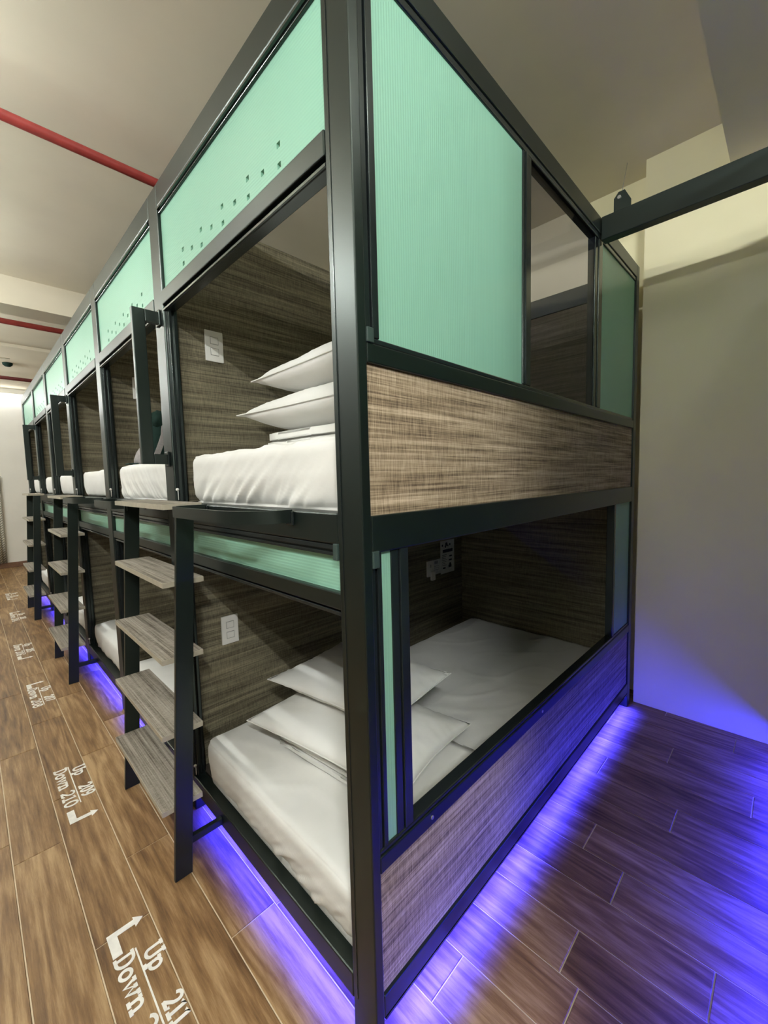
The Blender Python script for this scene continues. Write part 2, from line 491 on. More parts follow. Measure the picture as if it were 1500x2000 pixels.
for i in range(6):
    y0 = 0.08 if i == 0 else B[i]
    y1 = B[i + 1] - PW
    base = 0.0 if i == 0 else B[i]
    end = B[i + 1]
    U = thing('sleeping_pod', (0, base, 0), UL[i], 'bunk bed', 'double-deck sleeping pods in one row')
    P = lambda mb, n, mt, sm=False: mb.build(n, mt, U, sm)
    # posts
    if i == 0:
        p = MB().box(0, .026, 0, .08, 0, Z['top'], .003)
        P(p, 'corner_post', 'frame')
        s = MB().box(-.0015, 0, .063, .0645, 0.1, 2.36)
        P(s, 'post_seam', 'frame_gloss')
        P(MB().box(1.975, W, 0, .05, 0, Z['top'], .003), 'rear_post', 'frame')
    P(MB().box(0, .05, y1, end, 0, Z['top'], .004), 'post', 'frame')
    P(MB().box(1.975, W, y1, end, 0, Z['top'], .003), 'rear_post', 'frame')
    # front rails
    P(MB().box(0, .05, y0, y1, Z['t1'], Z['top'], .004), 'top_rail', 'frame')
    P(MB().box(.004, .035, y0, y1, Z['t0'], Z['t1'], .002).box(-.004, .004, y0 + .01, y1 - .01, Z['t0'] + .006, Z['t0'] + .012), 'panel_channel', 'frame_gloss')
    P(MB().box(-.003, .035, y0, y1, Z['s0'] + .02, Z['s1'], .003), 'sill_rail', 'frame')
    P(MB().box(.004, .035, y0, y1, Z['s0'] - .002, Z['s0'] + .012, .002).box(-.001, .004, y0, y1, Z['s0'], Z['s0'] + .006), 'blind_track', 'frame_gloss')
    P(MB().box(0, .05, y0, y1, Z['mid0'], Z['mid'], .004), 'middle_rail', 'frame')
    P(MB().box(.004, .045, y0, y1, Z['g1'] + .002, Z['g1'] + .010, .001).box(.004, .045, y0, y1, Z['g1'] + .016, Z['mid0'] - .002, .001)
      .box(.016, .045, y0, y1, Z['g1'], Z['mid0']), 'panel_channel', 'frame_gloss')
    P(MB().box(.003, .04, y0, y1, Z['low0'] + .014, Z['low1'], .003), 'sill_rail', 'frame')
    P(MB().box(.008, .035, y0, y1, Z['low0'] - .002, Z['low0'] + .008, .002), 'blind_track', 'frame_gloss')
    P(MB().box(0, .045, y0, y1, Z['bot'], Z['bed'], .004), 'bed_rail', 'frame')
    # side guides of the openings
    for (za, zb) in ((Z['mid'], Z['s0']), (Z['bed'], Z['low0'])):
        P(MB().box(.006, .04, y1 - .012, y1, za, zb).box(.010, .018, y1 - .026, y1 - .012, za, zb).box(.028, .036, y1 - .026, y1 - .012, za, zb), 'guide_rail', 'frame_gloss')
        P(MB().box(.006, .04, y0, y0 + .006, za, zb, .001), 'guide_rail', 'frame_gloss')
        k = MB(); bmesh.ops.create_uvsphere(k.bm, u_segments=12, v_segments=8, radius=.006, matrix=Matrix.Translation((.002, y1 - .02, za + .05)))
        k.tube([(.004, y1 - .02, za + .01), (.004, y1 - .02, za + .05)], .0015, 6)
        o = P(k, 'pull_knob', 'white_plastic', True); o['label'] = 'small white pull knob'
    # mint transoms
    g = front_green(y0, y1, Z['s1'], Z['t0']); g.bm.verts.ensure_lookup_table()
    for v in g.bm.verts: v.co.x += .012
    o = P(g, 'upper_transom_panel', 'green_z'); o['label'] = 'mint green panel with square vent holes'
    g = front_green(y0, y1, Z['low1'], Z['g1'], False)
    for v in g.bm.verts: v.co.x += .018
    o = P(g, 'lower_transom_panel', 'green_z'); o['label'] = 'narrow mint green panel'
    if i == 0:
        P(MB().box(-.004, .03, .080, .096, Z['g1'] - .006, Z['mid0'] + .002, .002), 'corner_cap', 'cap')
    # partition, rear panels, decks
    yp = end - .045
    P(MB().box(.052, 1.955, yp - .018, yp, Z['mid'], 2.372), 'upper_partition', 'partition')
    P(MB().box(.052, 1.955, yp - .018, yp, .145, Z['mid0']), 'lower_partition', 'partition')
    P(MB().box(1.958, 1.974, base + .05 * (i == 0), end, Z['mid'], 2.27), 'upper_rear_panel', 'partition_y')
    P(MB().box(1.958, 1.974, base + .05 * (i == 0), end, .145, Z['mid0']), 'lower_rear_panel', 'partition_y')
    P(MB().box(1.975, W, base + .05 * (i == 0), y1, 2.28, 2.385, .003), 'rear_rail', 'frame')
    P(MB().box(.052, 1.957, base + .042 * (i == 0), yp - .02, 1.19, 1.245), 'upper_deck', 'deck')
    P(MB().box(.047, 1.957, base + .042 * (i == 0), yp - .02, .10, .149), 'lower_deck', 'deck')
    # grab handle on posts 1, 3 and 5
    if i in (0, 2, 4):
        yc = B[i + 1] - PW / 2 + .0
        h = MB()
        h.box(-.095, -.052, yc - .01, yc + .01, 1.40, 1.965, .002)
        h.box(-.052, .0, yc - .01, yc + .01, 1.922, 1.965, .002)
        h.box(-.052, .0, yc - .01, yc + .01, 1.40, 1.438, .002)
        hd = P(h, 'grab_handle', 'frame')
        for zc in (1.9435, 1.419):
            MB().box(-.008, -.0005, yc - .02, yc + .02, zc - .028, zc + .028, .002).build('mounting_plate', 'frame_gloss', hd)
    if i == 0:
        # glazed end facing the aisle (y = 0)
        E0, E1 = .026, 1.975
        F = lambda x0, x1, z0, z1, n='end_rail', mt='frame', d0=0.0, d1=.04, bv=.003: P(MB().box(x0, x1, d0, d1, z0, z1, bv), n, mt)
        F(E0, E1, 2.335, 2.40)
        F(E0, E1, 2.316, 2.335, 'panel_channel', 'frame_gloss', .004)
        F(E0, E1, 1.56, 1.600)
        F(E0, E1, 1.600, 1.613, 'panel_channel', 'frame_gloss', .004)
        F(E0, E1, 1.167, 1.247)
        F(E0, E1, .44, .480)
        F(E0, E1, .480, .492, 'panel_channel', 'frame_gloss', .004)
        F(E0, E1, .085, .139)
        # upper tracks and mullions
        F(.026, .044, 1.613, 2.316, 'end_stile', 'frame_gloss', .006, .03, .002)
        F(.047, .066, 1.613, 2.316, 'end_stile', 'frame_gloss', .003, .03, .002)
        F(.712, .766, 1.613, 2.316, 'mullion', 'frame_gloss', .004)
        F(.724, .730, 1.615, 2.314, 'mullion_bead', 'frame_gloss', .0, .004, 0)
        F(1.372, 1.402, 1.613, 2.316, 'mullion', 'frame_gloss', .008)
        F(1.406, 1.452, 1.613, 2.316, 'mullion', 'frame_gloss', .004)
        # lower tracks
        F(.026, .040, .492, 1.167, 'end_stile', 'frame_gloss', .006, .03, .002)
        F(.043, .056, .492, 1.167, 'end_stile', 'frame_gloss', .003, .03, .002)
        F(.089, .112, .492, 1.167, 'mullion', 'frame_gloss', .006, .03, .002)
        F(.115, .143, .492, 1.167, 'mullion', 'frame_gloss', .003, .03, .002)
        F(1.69, 1.716, .492, 1.167, 'mullion', 'frame_gloss', .004)
        F(.026, .045, 1.600, 1.630, 'corner_cap', 'cap', -.003, .02, .002)
        F(.026, .045, 1.135, 1.172, 'corner_cap', 'cap', -.003, .02, .002)
        for (xa, xb, za, zb, nm) in ((.066, .712, 1.613, 2.316, 'large mint green end panel'), (1.452, 1.973, 1.613, 2.316, 'rear mint green end panel'),
                                     (.056, .089, .492, 1.167, 'narrow mint green strip'), (1.716, 1.973, .492, 1.167, 'rear lower mint green end panel')):
            o = P(MB().box(xa, xb, .010, .018, za, zb), 'mint_panel', 'green_x'); o['label'] = nm
        o = P(MB().box(E0, E1, .008, .026, 1.247, 1.56), 'woven_panel', 'fabric'); o['label'] = 'taupe woven-look end panel'
        o = P(MB().box(E0, E1, .008, .026, .139, .44), 'woven_panel', 'fabric'); o['label'] = 'taupe woven-look panel above floor'
        o = P(MB().box(.766, 1.372, .012, .016, 1.613, 2.316), 'window_pane', 'tint'); o['label'] = 'smoke-tinted clear window pane'
        # screw heads on the lower sill
        for xs in (.21, .86):
            s = MB(); s.tube([(xs, -.002, .462), (xs, .002, .462)], .005, 10)
            P(s, 'screw_head', 'steel')

# ------------------------------------------------------------------ blue light strips under the rails
def led(name_label, p0, p1, group, power=1.0, tilt=0.0, spread=180):
    p0, p1 = Vector(p0), Vector(p1)
    c = (p0 + p1) / 2
    L = (p1 - p0).length
    d = (p1 - p0).normalized()
    q = Vector((-d.y, d.x, 0)) * .006
    T = thing('light_strip', (c.x, c.y, c.z), name_label, 'light', group)
    b = MB()
    pts = []
    for zz in (-.002, 0):
        for a, s in ((p0, -1), (p1, -1), (p1, 1), (p0, 1)):
            pts.append(a + q * s + Vector((0, 0, zz)))
    b.hexa(pts); b.build('diode_tape', 'led', T)
    b = MB(); pts = []
    for zz in (0, .006):
        for a, s in ((p0, -1.3), (p1, -1.3), (p1, 1.3), (p0, 1.3)):
            pts.append(a + q * s + Vector((0, 0, zz)))
    b.hexa(pts); b.build('channel', 'frame_gloss', T)
    ld = bpy.data.lights.new('blue_strip_light', 'AREA')
    ld.shape = 'RECTANGLE'; ld.size = L; ld.size_y = .012
    ld.energy = LED_POWER * L * power; ld.color = LED_COL
    ld.spread = math.radians(spread)
    lo = bpy.data.objects.new('blue_strip_light', ld)
    C.objects.link(lo)
    lo.parent = T
    lo.location = (0, 0, -.004)
    lo.rotation_euler = (tilt, 0, math.atan2(d.y, d.x))
for i in range(6):
    a = .02 if i == 0 else B[i]
    led(['blue light strip under the nearest front bed rail', 'blue light strip under the second pod, beside the first ladder',
         'blue light strip under the third pod, before the middle ladder', 'blue light strip under the fourth pod, past the middle ladder',
         'blue light strip under the fifth pod', 'blue light strip under the far end pod'][i], (.022, a, .078), (.022, B[i + 1] - .0, .078), 'blue strips under the front rails', .7, 0, 118)
led('blue light strip under the end rail along the dark aisle', (.03, .008, .076), (1.97, .008, .076), 'blue strips either side of the aisle', 1.7, -.1, 112)
led('blue light strip under the pod across the aisle, at the right edge', (.03, -.638, .076), (1.97, -.638, .076), 'blue strips either side of the aisle', 1.7, 1.15)

# ------------------------------------------------------------------ opposite pod across the aisle (only its foot is in the frame)
OY = -.63
U = thing('sleeping_pod', (0, OY, 0), 'opposite pod across the dark aisle, its foot at the right edge', 'bunk bed')
def Q(x0, x1, z0, z1, n, mt, d0=0.0, d1=.04, bv=.003):
    return MB().box(x0, x1, OY - d1, OY - d0, z0, z1, bv).build(n, mt, U)
Q(0, .05, 0, 2.4, 'corner_post', 'frame', 0, .08); Q(1.975, 2.023, 0, 2.4, 'rear_post', 'frame', 0, .05)
for za, zb in ((2.32, 2.40), (1.56, 1.61), (1.167, 1.247), (.44, .49), (.085, .139)):
    Q(.05, 1.975, za, zb, 'end_rail', 'frame')
Q(.05, 1.975, 1.61, 2.32, 'mint_panel', 'green_x', .01, .02, 0)
Q(.05, 1.975, .49, 1.167, 'mint_panel', 'green_x', .01, .02, 0)
Q(.05, 1.975, 1.247, 1.56, 'woven_panel', 'fabric', .008, .02, 0)
Q(.05, 1.975, .139, .44, 'woven_panel', 'fabric', .008, .02, 0)
for za, zb in ((2.32, 2.40), (1.182, 1.252), (.085, .19)):
    MB().box(0, .05, OY - 1.05, OY - .08, za, zb, .003).build('front_rail', 'frame', U)
    MB().box(1.975, 2.023, OY - 1.05, OY - .05, za, zb, .003).build('rear_rail', 'frame', U)
MB().box(0, .05, OY - 1.15, OY - 1.05, 0, 2.4, .003).build('post', 'frame', U)
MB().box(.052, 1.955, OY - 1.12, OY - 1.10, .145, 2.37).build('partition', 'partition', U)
MB().box(.012, .02, OY - 1.05, OY - .08, 2.03, 2.32).build('transom_panel', 'green_z', U)
MB().box(.052, 1.957, OY - 1.09, OY - .045, 1.19, 1.245).build('upper_deck', 'deck', U)
MB().box(.052, 1.957, OY - 1.09, OY - .045, .10, .142).build('lower_deck', 'deck', U)
MB().box(1.958, 1.974, OY - 1.09, OY - .05, .145, 2.27).build('rear_panel', 'partition_y', U)

# ------------------------------------------------------------------ ladders
def ladder(yc, label):
    zp, h = 1.2592, .2518
    lean = .0633
    hw = .296
    T = thing('ladder', (-.15, yc, 0), label, 'ladder', 'ladders with board treads against the pods')
    X = lambda z: -.1243 - lean * (zp - z)
    for s in (-1, 1):
        ya, yb = (yc - hw - .016, yc - hw) if s < 0 else (yc + hw, yc + hw + .016)
        pts = []
        for z in (0, zp - .02):
            x = X(z) + .0354
            for a, b in ((x, ya), (x + .056, ya), (x + .056, yb), (x, yb)):
                pts.append((a, b, z))
        mb = MB().hexa(pts)
        bmesh.ops.bevel(mb.bm, geom=list(mb.bm.edges), offset=.0015, segments=1, affect='EDGES')
        st = mb.build('stile', 'frame', T)
        b2 = MB().box(X(.115) + .09, -.001, ya + .001, yb - .001 + .004, .10, .125, .002)
        b2.build('foot_brace', 'frame', T)
    for k in range(5):
        z = zp - k * h
        x = X(z)
        dep = .122 if k == 0 else .129
        tr = MB().box(x, x + dep, yc - hw, yc + hw, z - .018, z, .0008).build('tread', 'step', T)
        e = MB().box(x - .0012, x, yc - hw, yc + hw, z - .0175, z - .0005).box(x, x + dep, yc - hw - .0010, yc - hw, z - .0175, z - .0005)
        e.build('edge_band', 'step_edge', tr)
        br = MB()
        for yy in (yc - hw + .001, yc + hw - .013):
            br.box(x + .04, x + .085, yy, yy + .012, z - .045, z - .0185)
        br.build('tread_bracket', 'frame', tr)
    return T

def loop(yc, near, label):
    """level flat-bar grab loop bolted to the middle rail beside the ladder"""
    s = -1 if near else 1
    ya, yb = yc + s * .335, yc + s * .84
    D, R = .118, .105
    pts = [(-.002, ya, 1.238)]
    for k in range(13):
        t = math.pi / 2 * k / 12
        pts.append((-(D - .06) - .06 * math.sin(t), ya + s * (.05 - .05 * math.cos(t)), 1.238))
    for k in range(17):
        t = math.pi / 2 * k / 16
        pts.append((-(D - R) - R * math.cos(t), yb - s * .16 * (1 - math.sin(t)), 1.238))
    pts.append((-.0005, yb + s * .003, 1.238))
    T = thing('grab_loop', (0, (ya + yb) / 2, 1.238), label, 'grab rail', 'level grab loops on the middle rail')
    fb = MB().flatbar(pts, .032, .010).build('bent_bar', 'frame', T, True)
    fb.data.set_sharp_from_angle(angle=.7)
    for y in (ya, yb):
        MB().box(-.008, -.0005, y - .014, y + .014, 1.215, 1.250, .002).build('bracket', 'frame_gloss', T)
    return T

LC = [1.1005, 3.09, 5.02]
for yc, l in zip(LC, ['nearest open-tread ladder in front of the first post', 'middle open-tread ladder, second along the row', 'farthest open-tread ladder, near the white wall']):
    ladder(yc, l)
loop(LC[0], True, 'grab loop beside the nearest ladder, below the nearest upper mattress')
loop(LC[0], False, 'grab loop on the far side of the nearest ladder')
loop(LC[1], True, 'grab loop on the near side of the middle ladder')

# ------------------------------------------------------------------ bedding
def mattress(x0, x1, y0, y1, z0, z1, seed, label, group, detail=1.0):
    nx, ny, nz = (120, 150, 20) if detail >= 1 else (18, 30, 8)
    bm = bmesh.new()
    vd = {}
    off = Vector((seed * 3.1, seed * 1.7, seed))
    sx, sy, sz = (x1 - x0) / 2, (y1 - y0) / 2, (z1 - z0) / 2
    c = Vector(((x0 + x1) / 2, (y0 + y1) / 2, (z0 + z1) / 2))
    def V(i, j, k):
        if (i, j, k) in vd: return vd[(i, j, k)]
        p = Vector((-sx + 2 * sx * i / nx, -sy + 2 * sy * j / ny, -sz + 2 * sz * k / nz))
        # rounded box
        r = .045
        q = Vector((max(-sx + r, min(sx - r, p.x)), max(-sy + r, min(sy - r, p.y)), max(-sz + r * .8, min(sz - r * .8, p.z))))
        d = p - q
        n = Vector((0, 0, 0))
        if d.length > 1e-6:
            n = d.normalized(); p = q + n * min(d.length, r) if d.length > r else p
            if d.length > r: p = q + n * r
        wp = p + off
        # tight folds on the flanks, loose rumples on the top
        low = max(0, min(1, (0.35 - p.z / sz) / 1.1))
        side = 1.0 if (i in (0, nx) or j in (0, ny)) else 0.0
        along = p.y if i in (0, nx) else p.x
        pat = max(0, min(1, .45 + 1.3 * noise.noise(Vector((along * 2.6, seed * 3.3, 0)))))
        f = 1 - abs(noise.noise(Vector((along * 11 + p.z * (18 if seed % 2 else -12), p.z * 3.0 + along * 1.5, seed * 5)))) * 3.4
        f2 = 1 - abs(noise.noise(Vector((along * 27 + p.z * (34 if seed % 2 else -20), p.z * 7.0, seed * 9)))) * 3.0
        if side:
            outn = Vector((-1 if i == 0 else (1 if i == nx else 0), -1 if j == 0 else (1 if j == ny else 0), 0)).normalized()
            am = .0012 + .0090 * low ** 1.4 * pat
            p = p + outn * (max(f, -.3) * am + max(f2, -.3) * am * .55 - .006 - .012 * max(0, -p.z / sz))
        if k == nz:
            t = noise.noise(Vector((wp.x * 3.2 + wp.y * 2.2, wp.y * 4.5 - wp.x * 1.5, 0)))
            t2 = noise.noise(Vector((wp.x * 9 + wp.y * 7, wp.y * 12 - wp.x * 4, 3)))
            rg = max(0, 1 - abs(noise.noise(Vector((wp.x * 2.4 + wp.y * 3.4, wp.y * 1.2 - wp.x * 3.0, 6)))) * 9)
            p.z += -.006 * abs(t) * 1.6 + .0018 * t2 + .0035 * rg * max(0, min(1, (sy - abs(p.y)) * 12))
        v = bm.verts.new(p + c)
        vd[(i, j, k)] = v
        return v
    def quad(a, b, c_, d_):
        bm.faces.new((a, b, c_, d_))
    for i in range(nx):
        for j in range(ny):
            quad(V(i, j, nz), V(i + 1, j, nz), V(i + 1, j + 1, nz), V(i, j + 1, nz))
            quad(V(i, j, 0), V(i, j + 1, 0), V(i + 1, j + 1, 0), V(i + 1, j, 0))
    for j in range(ny):
        for k in range(nz):
            quad(V(0, j, k), V(0, j, k + 1), V(0, j + 1, k + 1), V(0, j + 1, k))
            quad(V(nx, j, k), V(nx, j + 1, k), V(nx, j + 1, k + 1), V(nx, j, k + 1))
    for i in range(nx):
        for k in range(nz):
            quad(V(i, 0, k), V(i + 1, 0, k), V(i + 1, 0, k + 1), V(i, 0, k + 1))
            quad(V(i, ny, k), V(i, ny, k + 1), V(i + 1, ny, k + 1), V(i + 1, ny, k))
    mb = MB(); mb.bm.free(); mb.bm = bm
    o = mb.build('mattress', 'sheet', None, True)
    rebase(o, (c.x, c.y, z0))
    return tag(o, label, 'mattress', group)

ORD = ['nearest', 'second', 'third', 'fourth', 'fifth', 'farthest']
for i in range(6):
    a = .055 if i == 0 else B[i] + .02
    b = .992 if i == 0 else B[i + 1] - .15
    mattress(.030, 1.935, a, b, 1.247, 1.427, 11 + i,
             ['white sheeted mattress in the nearest upper pod, under the high pillow stack', 'white sheeted mattress in the second upper pod, behind the nearest grab handle',
              'white sheeted mattress in the third upper pod', 'white sheeted mattress in the fourth upper pod, behind the middle grab handle',
              'white sheeted mattress in the fifth upper pod', 'white sheeted mattress in the farthest upper pod'][i], 'white mattresses on the upper decks', 1.0 if i < 2 else .5)
    mattress(.020, 1.935, a, b, .151, .320, 31 + i,
             ['white sheeted mattress in the nearest lower pod, seen through both openings', 'white sheeted mattress in the second lower pod, behind the nearest ladder',
              'white sheeted mattress in the third lower pod', 'white sheeted mattress in the fourth lower pod, behind the middle ladder',
              'white sheeted mattress in the fifth lower pod', 'white sheeted mattress in the farthest lower pod'][i], 'white mattresses on the lower decks', 1.0 if i < 2 else .5)

def pillow(cx, cy, cz, lx, ly, th, rot, seed, label, group, tilt=(0, 0), mark=False):
    n = 40
    bm = bmesh.new()
    rows = {}
    for side in (1, -1):
        for i in range(n + 1):
            for j in range(n + 1):
                u, v = -1 + 2 * i / n, -1 + 2 * j / n
                edge = i in (0, n) or j in (0, n)
                if edge and side < 0:
                    rows[(side, i, j)] = rows[(1, i, j)]; continue
                # sides pulled in between the pointed corners
                px = u * lx / 2 * (1 - .055 * (1 - v * v))
                py = v * ly / 2 * (1 - .045 * (1 - u * u))
                e = max(abs(u), abs(v))
                fl = min(1, (1 - abs(u)) / .05) * min(1, (1 - abs(v)) / .05)
                k = (max(0, 1 - abs(u) ** 2.8) ** .60) * (max(0, 1 - abs(v) ** 2.8) ** .60)
                hgt = th / 2 * k
                wr = noise.noise(Vector((px * 9 + seed, py * 9, seed * 2 + side))) * .006 * k
                wr += abs(noise.noise(Vector((px * 26 - py * 12 + seed, py * 22, seed)))) * -.012 * (1 - k) * fl
                wr += noise.noise(Vector((px * 16 + py * 10, py * 18 - px * 12, seed + 7))) * .0035 * fl
                z = side * (hgt + .0015) + wr * side + .004 * math.sin(3 * u + seed) * (1 - k)
                rows[(side, i, j)] = bm.verts.new((px, py, z))
    for side in (1, -1):
        for i in range(n):
            for j in range(n):
                q = [rows[(side, i, j)], rows[(side, i + 1, j)], rows[(side, i + 1, j + 1)], rows[(side, i, j + 1)]]
                bm.faces.new(q if side > 0 else q[::-1])
    mb = MB(); mb.bm.free(); mb.bm = bm
    o = mb.build('pillow', 'sheet', None, True)
    o.location = (cx, cy, cz)
    o.rotation_euler = (tilt[0], tilt[1], rot)
    tag(o, label, 'pillow', group)
    # piped seam
    sm = MB()
    pts = []
    for t in range(n): pts.append((-1 + 2 * t / n, -1))
    for t in range(n): pts.append((1, -1 + 2 * t / n))
    for t in range(n): pts.append((1 - 2 * t / n, 1))
    for t in range(n + 1): pts.append((-1, 1 - 2 * t / n))
    path = [(u * lx / 2 * (1 - .055 * (1 - v * v)), v * ly / 2 * (1 - .045 * (1 - u * u)), .004 * math.sin(3 * u + seed) ) for u, v in pts]
    sm.tube(path, .0022, 6, False)
    s = sm.build('seam', 'sheet'); s.parent = o
    if mark:
        mk = MB().box(-.02, .02, -.010, .010, -.0004, .0004)
        for v in mk.bm.verts:
            v.co.x *= 1 - .5 * (v.co.y > 0)
        k = mk.build('stitched_mark', 'redmark'); k.parent = o
        k.location = (lx * .30, -ly * .43, -.001 + th * .14); k.rotation_euler = (math.radians(42), 0, .2)
        k['label'] = 'small faded red stitched mark'
    return o

def blanket(cx, cy, z0, lx, ly, th, rot, seed, label):
    mb = MB()
    for k in range(2):
        a = th / 2 * k
        mb.box(-lx / 2 + .003 * k, lx / 2 - .004 * k, -ly / 2, ly / 2 - .006 * k, a + .0008, a + th / 2, 0)
    bmesh.ops.subdivide_edges(mb.bm, edges=list(mb.bm.edges), cuts=9, use_grid_fill=True)
    bmesh.ops.bevel(mb.bm, geom=[e for e in mb.bm.edges if len(e.link_faces) == 2 and e.calc_face_angle(0) > 1.2], offset=th * .16, segments=2, affect='EDGES')
    for v in mb.bm.verts:
        v.co.z += .002 * noise.noise(v.co * 9 + Vector((seed, 0, 0)))
        v.co.x += .003 * noise.noise(v.co * 7 + Vector((0, seed, 0)))
    o = mb.build('folded_blanket', 'sheet', None, True)
    o.location = (cx, cy, z0); o.rotation_euler = (0, 0, rot)
    return tag(o, label, 'blanket', 'folded white blankets under the pillows')

for (z0, dn, sd) in ((.320, 'lower', 0), (1.427, 'upper', 5)):
    zb = z0 + .002
    if dn == 'lower':
        blanket(.42, .43, zb, .36, .66, .048, .10, 3 + sd, 'folded white blanket at the bottom of the lower pod stack')
        pillow(.40, .50, zb + .048 + .056, .46, .70, .108, .15, 2.2 + sd, 'white pillow in the lower pod, middle of the stack', 'white pillows in the lower pod', (0, .02), True)
        pillow(.49, .59, zb + .048 + .163, .43, .60, .104, .12, 4.4 + sd, 'white pillow in the lower pod, on top of the stack', 'white pillows in the lower pod', (-.02, -.02), True)
    else:
        blanket(.38, .39, zb, .36, .62, .062, .03, 3 + sd, 'folded white blanket at the bottom of the upper pod stack')
        pillow(.40, .47, zb + .062 + .073, .46, .74, .140, .05, 2.2 + sd, 'white pillow in the upper pod, middle of the stack', 'white pillows in the upper pod', (0, .02))
        pillow(.42, .44, zb + .062 + .212, .43, .70, .132, .05, 4.4 + sd, 'white pillow in the upper pod, on top of the stack', 'white pillows in the upper pod', (-.05, -.02))

# ------------------------------------------------------------------ switch plates on the partitions
def plate(x, z, yf, label, rockers=2):
    T = thing('switch_plate', (x, yf, z), label, 'switch', 'white switch plates on the partitions')
    MB().box(x - .037, x + .037, yf - .009, yf - .0005, z - .061, z + .061, .0025).build('face_plate', 'white_plastic', T)
    for zz in (z + .022, z - .022):
        MB().box(x - .015, x + .015, yf - .0115, yf - .009, zz - .013, zz + .013, .001).build('rocker', 'white_plastic', T)
        MB().box(x - .017, x + .017, yf - .0095, yf - .009, zz - .015, zz + .015).build('rocker_rim', 'grey_line', T)
for i in range(0, 6):
    yf = B[i + 1] - .063
    if i in (0, 1, 3):
        plate(.195, 1.877, yf, {0: 'white switch plate on the nearest upper partition', 1: 'white switch plate in the second upper pod', 3: 'white switch plate on the fourth upper pod partition'}[i])
    if i == 0:
        plate(.195, .694, yf, 'white switch plate on the nearest lower partition')

# ------------------------------------------------------------------ notices taped inside the nearest lower pod
yf = B[1] - .063
T = thing('notice', (1.78, yf, .78), 'tall printed notice taped to the dark lower partition', 'sign', 'papers taped in the lower pod')
MB().box(1.70, 1.86, yf - .002, yf - .0005, .655, .885).build('sheet', 'paper', T)
ink = MB()
Y0, Y1 = yf - .0026, yf - .002
ink.box(1.725, 1.84, Y0, Y1, .800, .822)
for k, (a, b) in enumerate(((1.715, 1.728), (1.80, 1.815))):
    ink.box(a, b, Y0, Y1, .845, .86)
ink.tube([(1.768, Y0, .858), (1.768, Y1, .858)], .013, 12); ink.tube([(1.757, Y0, .842), (1.757, Y1, .842)], .009, 10); ink.tube([(1.785, Y0, .846), (1.785, Y1, .846)], .007, 10)
for k in range(7):
    z = .785 - k * .012
    ink.box(1.715, 1.715 + (.055, .05, .045, .056, .05, .04, .05)[k], Y0, Y1, z - .002, z + .001)
for (a, b, c_, d_) in ((1.80, 1.832, .765, .775), (1.795, 1.83, .738, .748), (1.79, 1.825, .690, .708), (1.80, 1.82, .708, .722), (1.725, 1.755, .688, .698)):
    ink.box(a, b, Y0, Y1, c_, d_)
ink.build('print', 'ink', T)
T = thing('notice', (1.65, yf, .72), 'small card pinned beside the tall notice in the lower pod', 'sign', 'papers taped in the lower pod')
MB().box(1.615, 1.698, yf - .003, yf - .0005, .667, .768).build('card', 'paper', T)
ink = MB()
for k, x in enumerate((1.633, 1.645, 1.657)): ink.box(x, x + .006, yf - .0036, yf - .003, .738, .758)
for k in range(3): ink.box(1.628, 1.68, yf - .0036, yf - .003, .722 - .012 * k, .724 - .012 * k)
ink.build('print', 'ink', T)
T = thing('socket', (1.58, yf, .71), 'pale wall socket left of the papers in the lower pod', 'socket')
MB().box(1.545, 1.612, yf - .012, yf - .0005, .665, .770, .002).build('face_plate', 'white_plastic', T)
MB().box(1.570, 1.606, yf - .030, yf - .012, .640, .700, .003).build('adapter', 'white_plastic', T)
MB().box(1.570, 1.582, yf - .0135, yf - .012, .725, .745, .001).build('slot', 'grey_line', T)

# ------------------------------------------------------------------ backpack on the second upper bed
T = thing('backpack', (.27, 2.03, 1.43), 'dark green backpack with grey straps leaning in the second upper pod', 'bag')
def blob(c, s, seed, amp=.12, sub=3):
    mb = MB(); bmesh.ops.create_icosphere(mb.bm, subdivisions=sub, radius=1)
    for v in mb.bm.verts:
        d = v.co.normalized()
        e = 2.6
        k = (abs(d.x) ** e + abs(d.y) ** e + abs(d.z) ** e) ** (-1 / e)
        k *= 1 + amp * noise.noise(d * 2.2 + Vector((seed, 0, 0)))
        v.co = Vector((c[0] + d.x * k * s[0], c[1] + d.y * k * s[1], c[2] + d.z * k * s[2]))
    return mb
blob((.262, 1.975, 1.555), (.085, .05, .128), 3).build('main_sack', 'garment', T, True)
blob((.245, 1.95, 1.69), (.045, .04, .045), 9, .3).build('top_flap', 'garment', T, True)
def strap(pts, wd, th):
    mb = MB()
    n = len(pts); rows = []
    for i, p in enumerate(pts):
        p = Vector(p)
        rows.append([mb.bm.verts.new(p + Vector(q)) for q in ((-wd / 2, 0, 0), (wd / 2, 0, 0), (wd / 2, th, 0), (-wd / 2, th, 0))])
    for a, b in zip(rows, rows[1:]):
        for k in range(4): mb.bm.faces.new((a[k], a[(k + 1) % 4], b[(k + 1) % 4], b[k]))
    mb.bm.faces.new(rows[0]); mb.bm.faces.new(rows[-1])
    return mb
strap([(.262, 1.925, 1.66), (.248, 1.905, 1.60), (.225, 1.90, 1.54), (.205, 1.91, 1.485), (.20, 1.925, 1.445)], .030, .008).build('shoulder_strap', 'strap', T)
strap([(.30, 1.93, 1.63), (.295, 1.905, 1.57), (.28, 1.91, 1.50), (.275, 1.925, 1.45)], .018, .008).build('shoulder_strap', 'strap', T)
T = thing('cap', (.15, 1.9, 1.43), 'grey peaked cap on the edge of the second upper mattress', 'cap')
mb = MB()
rings = []
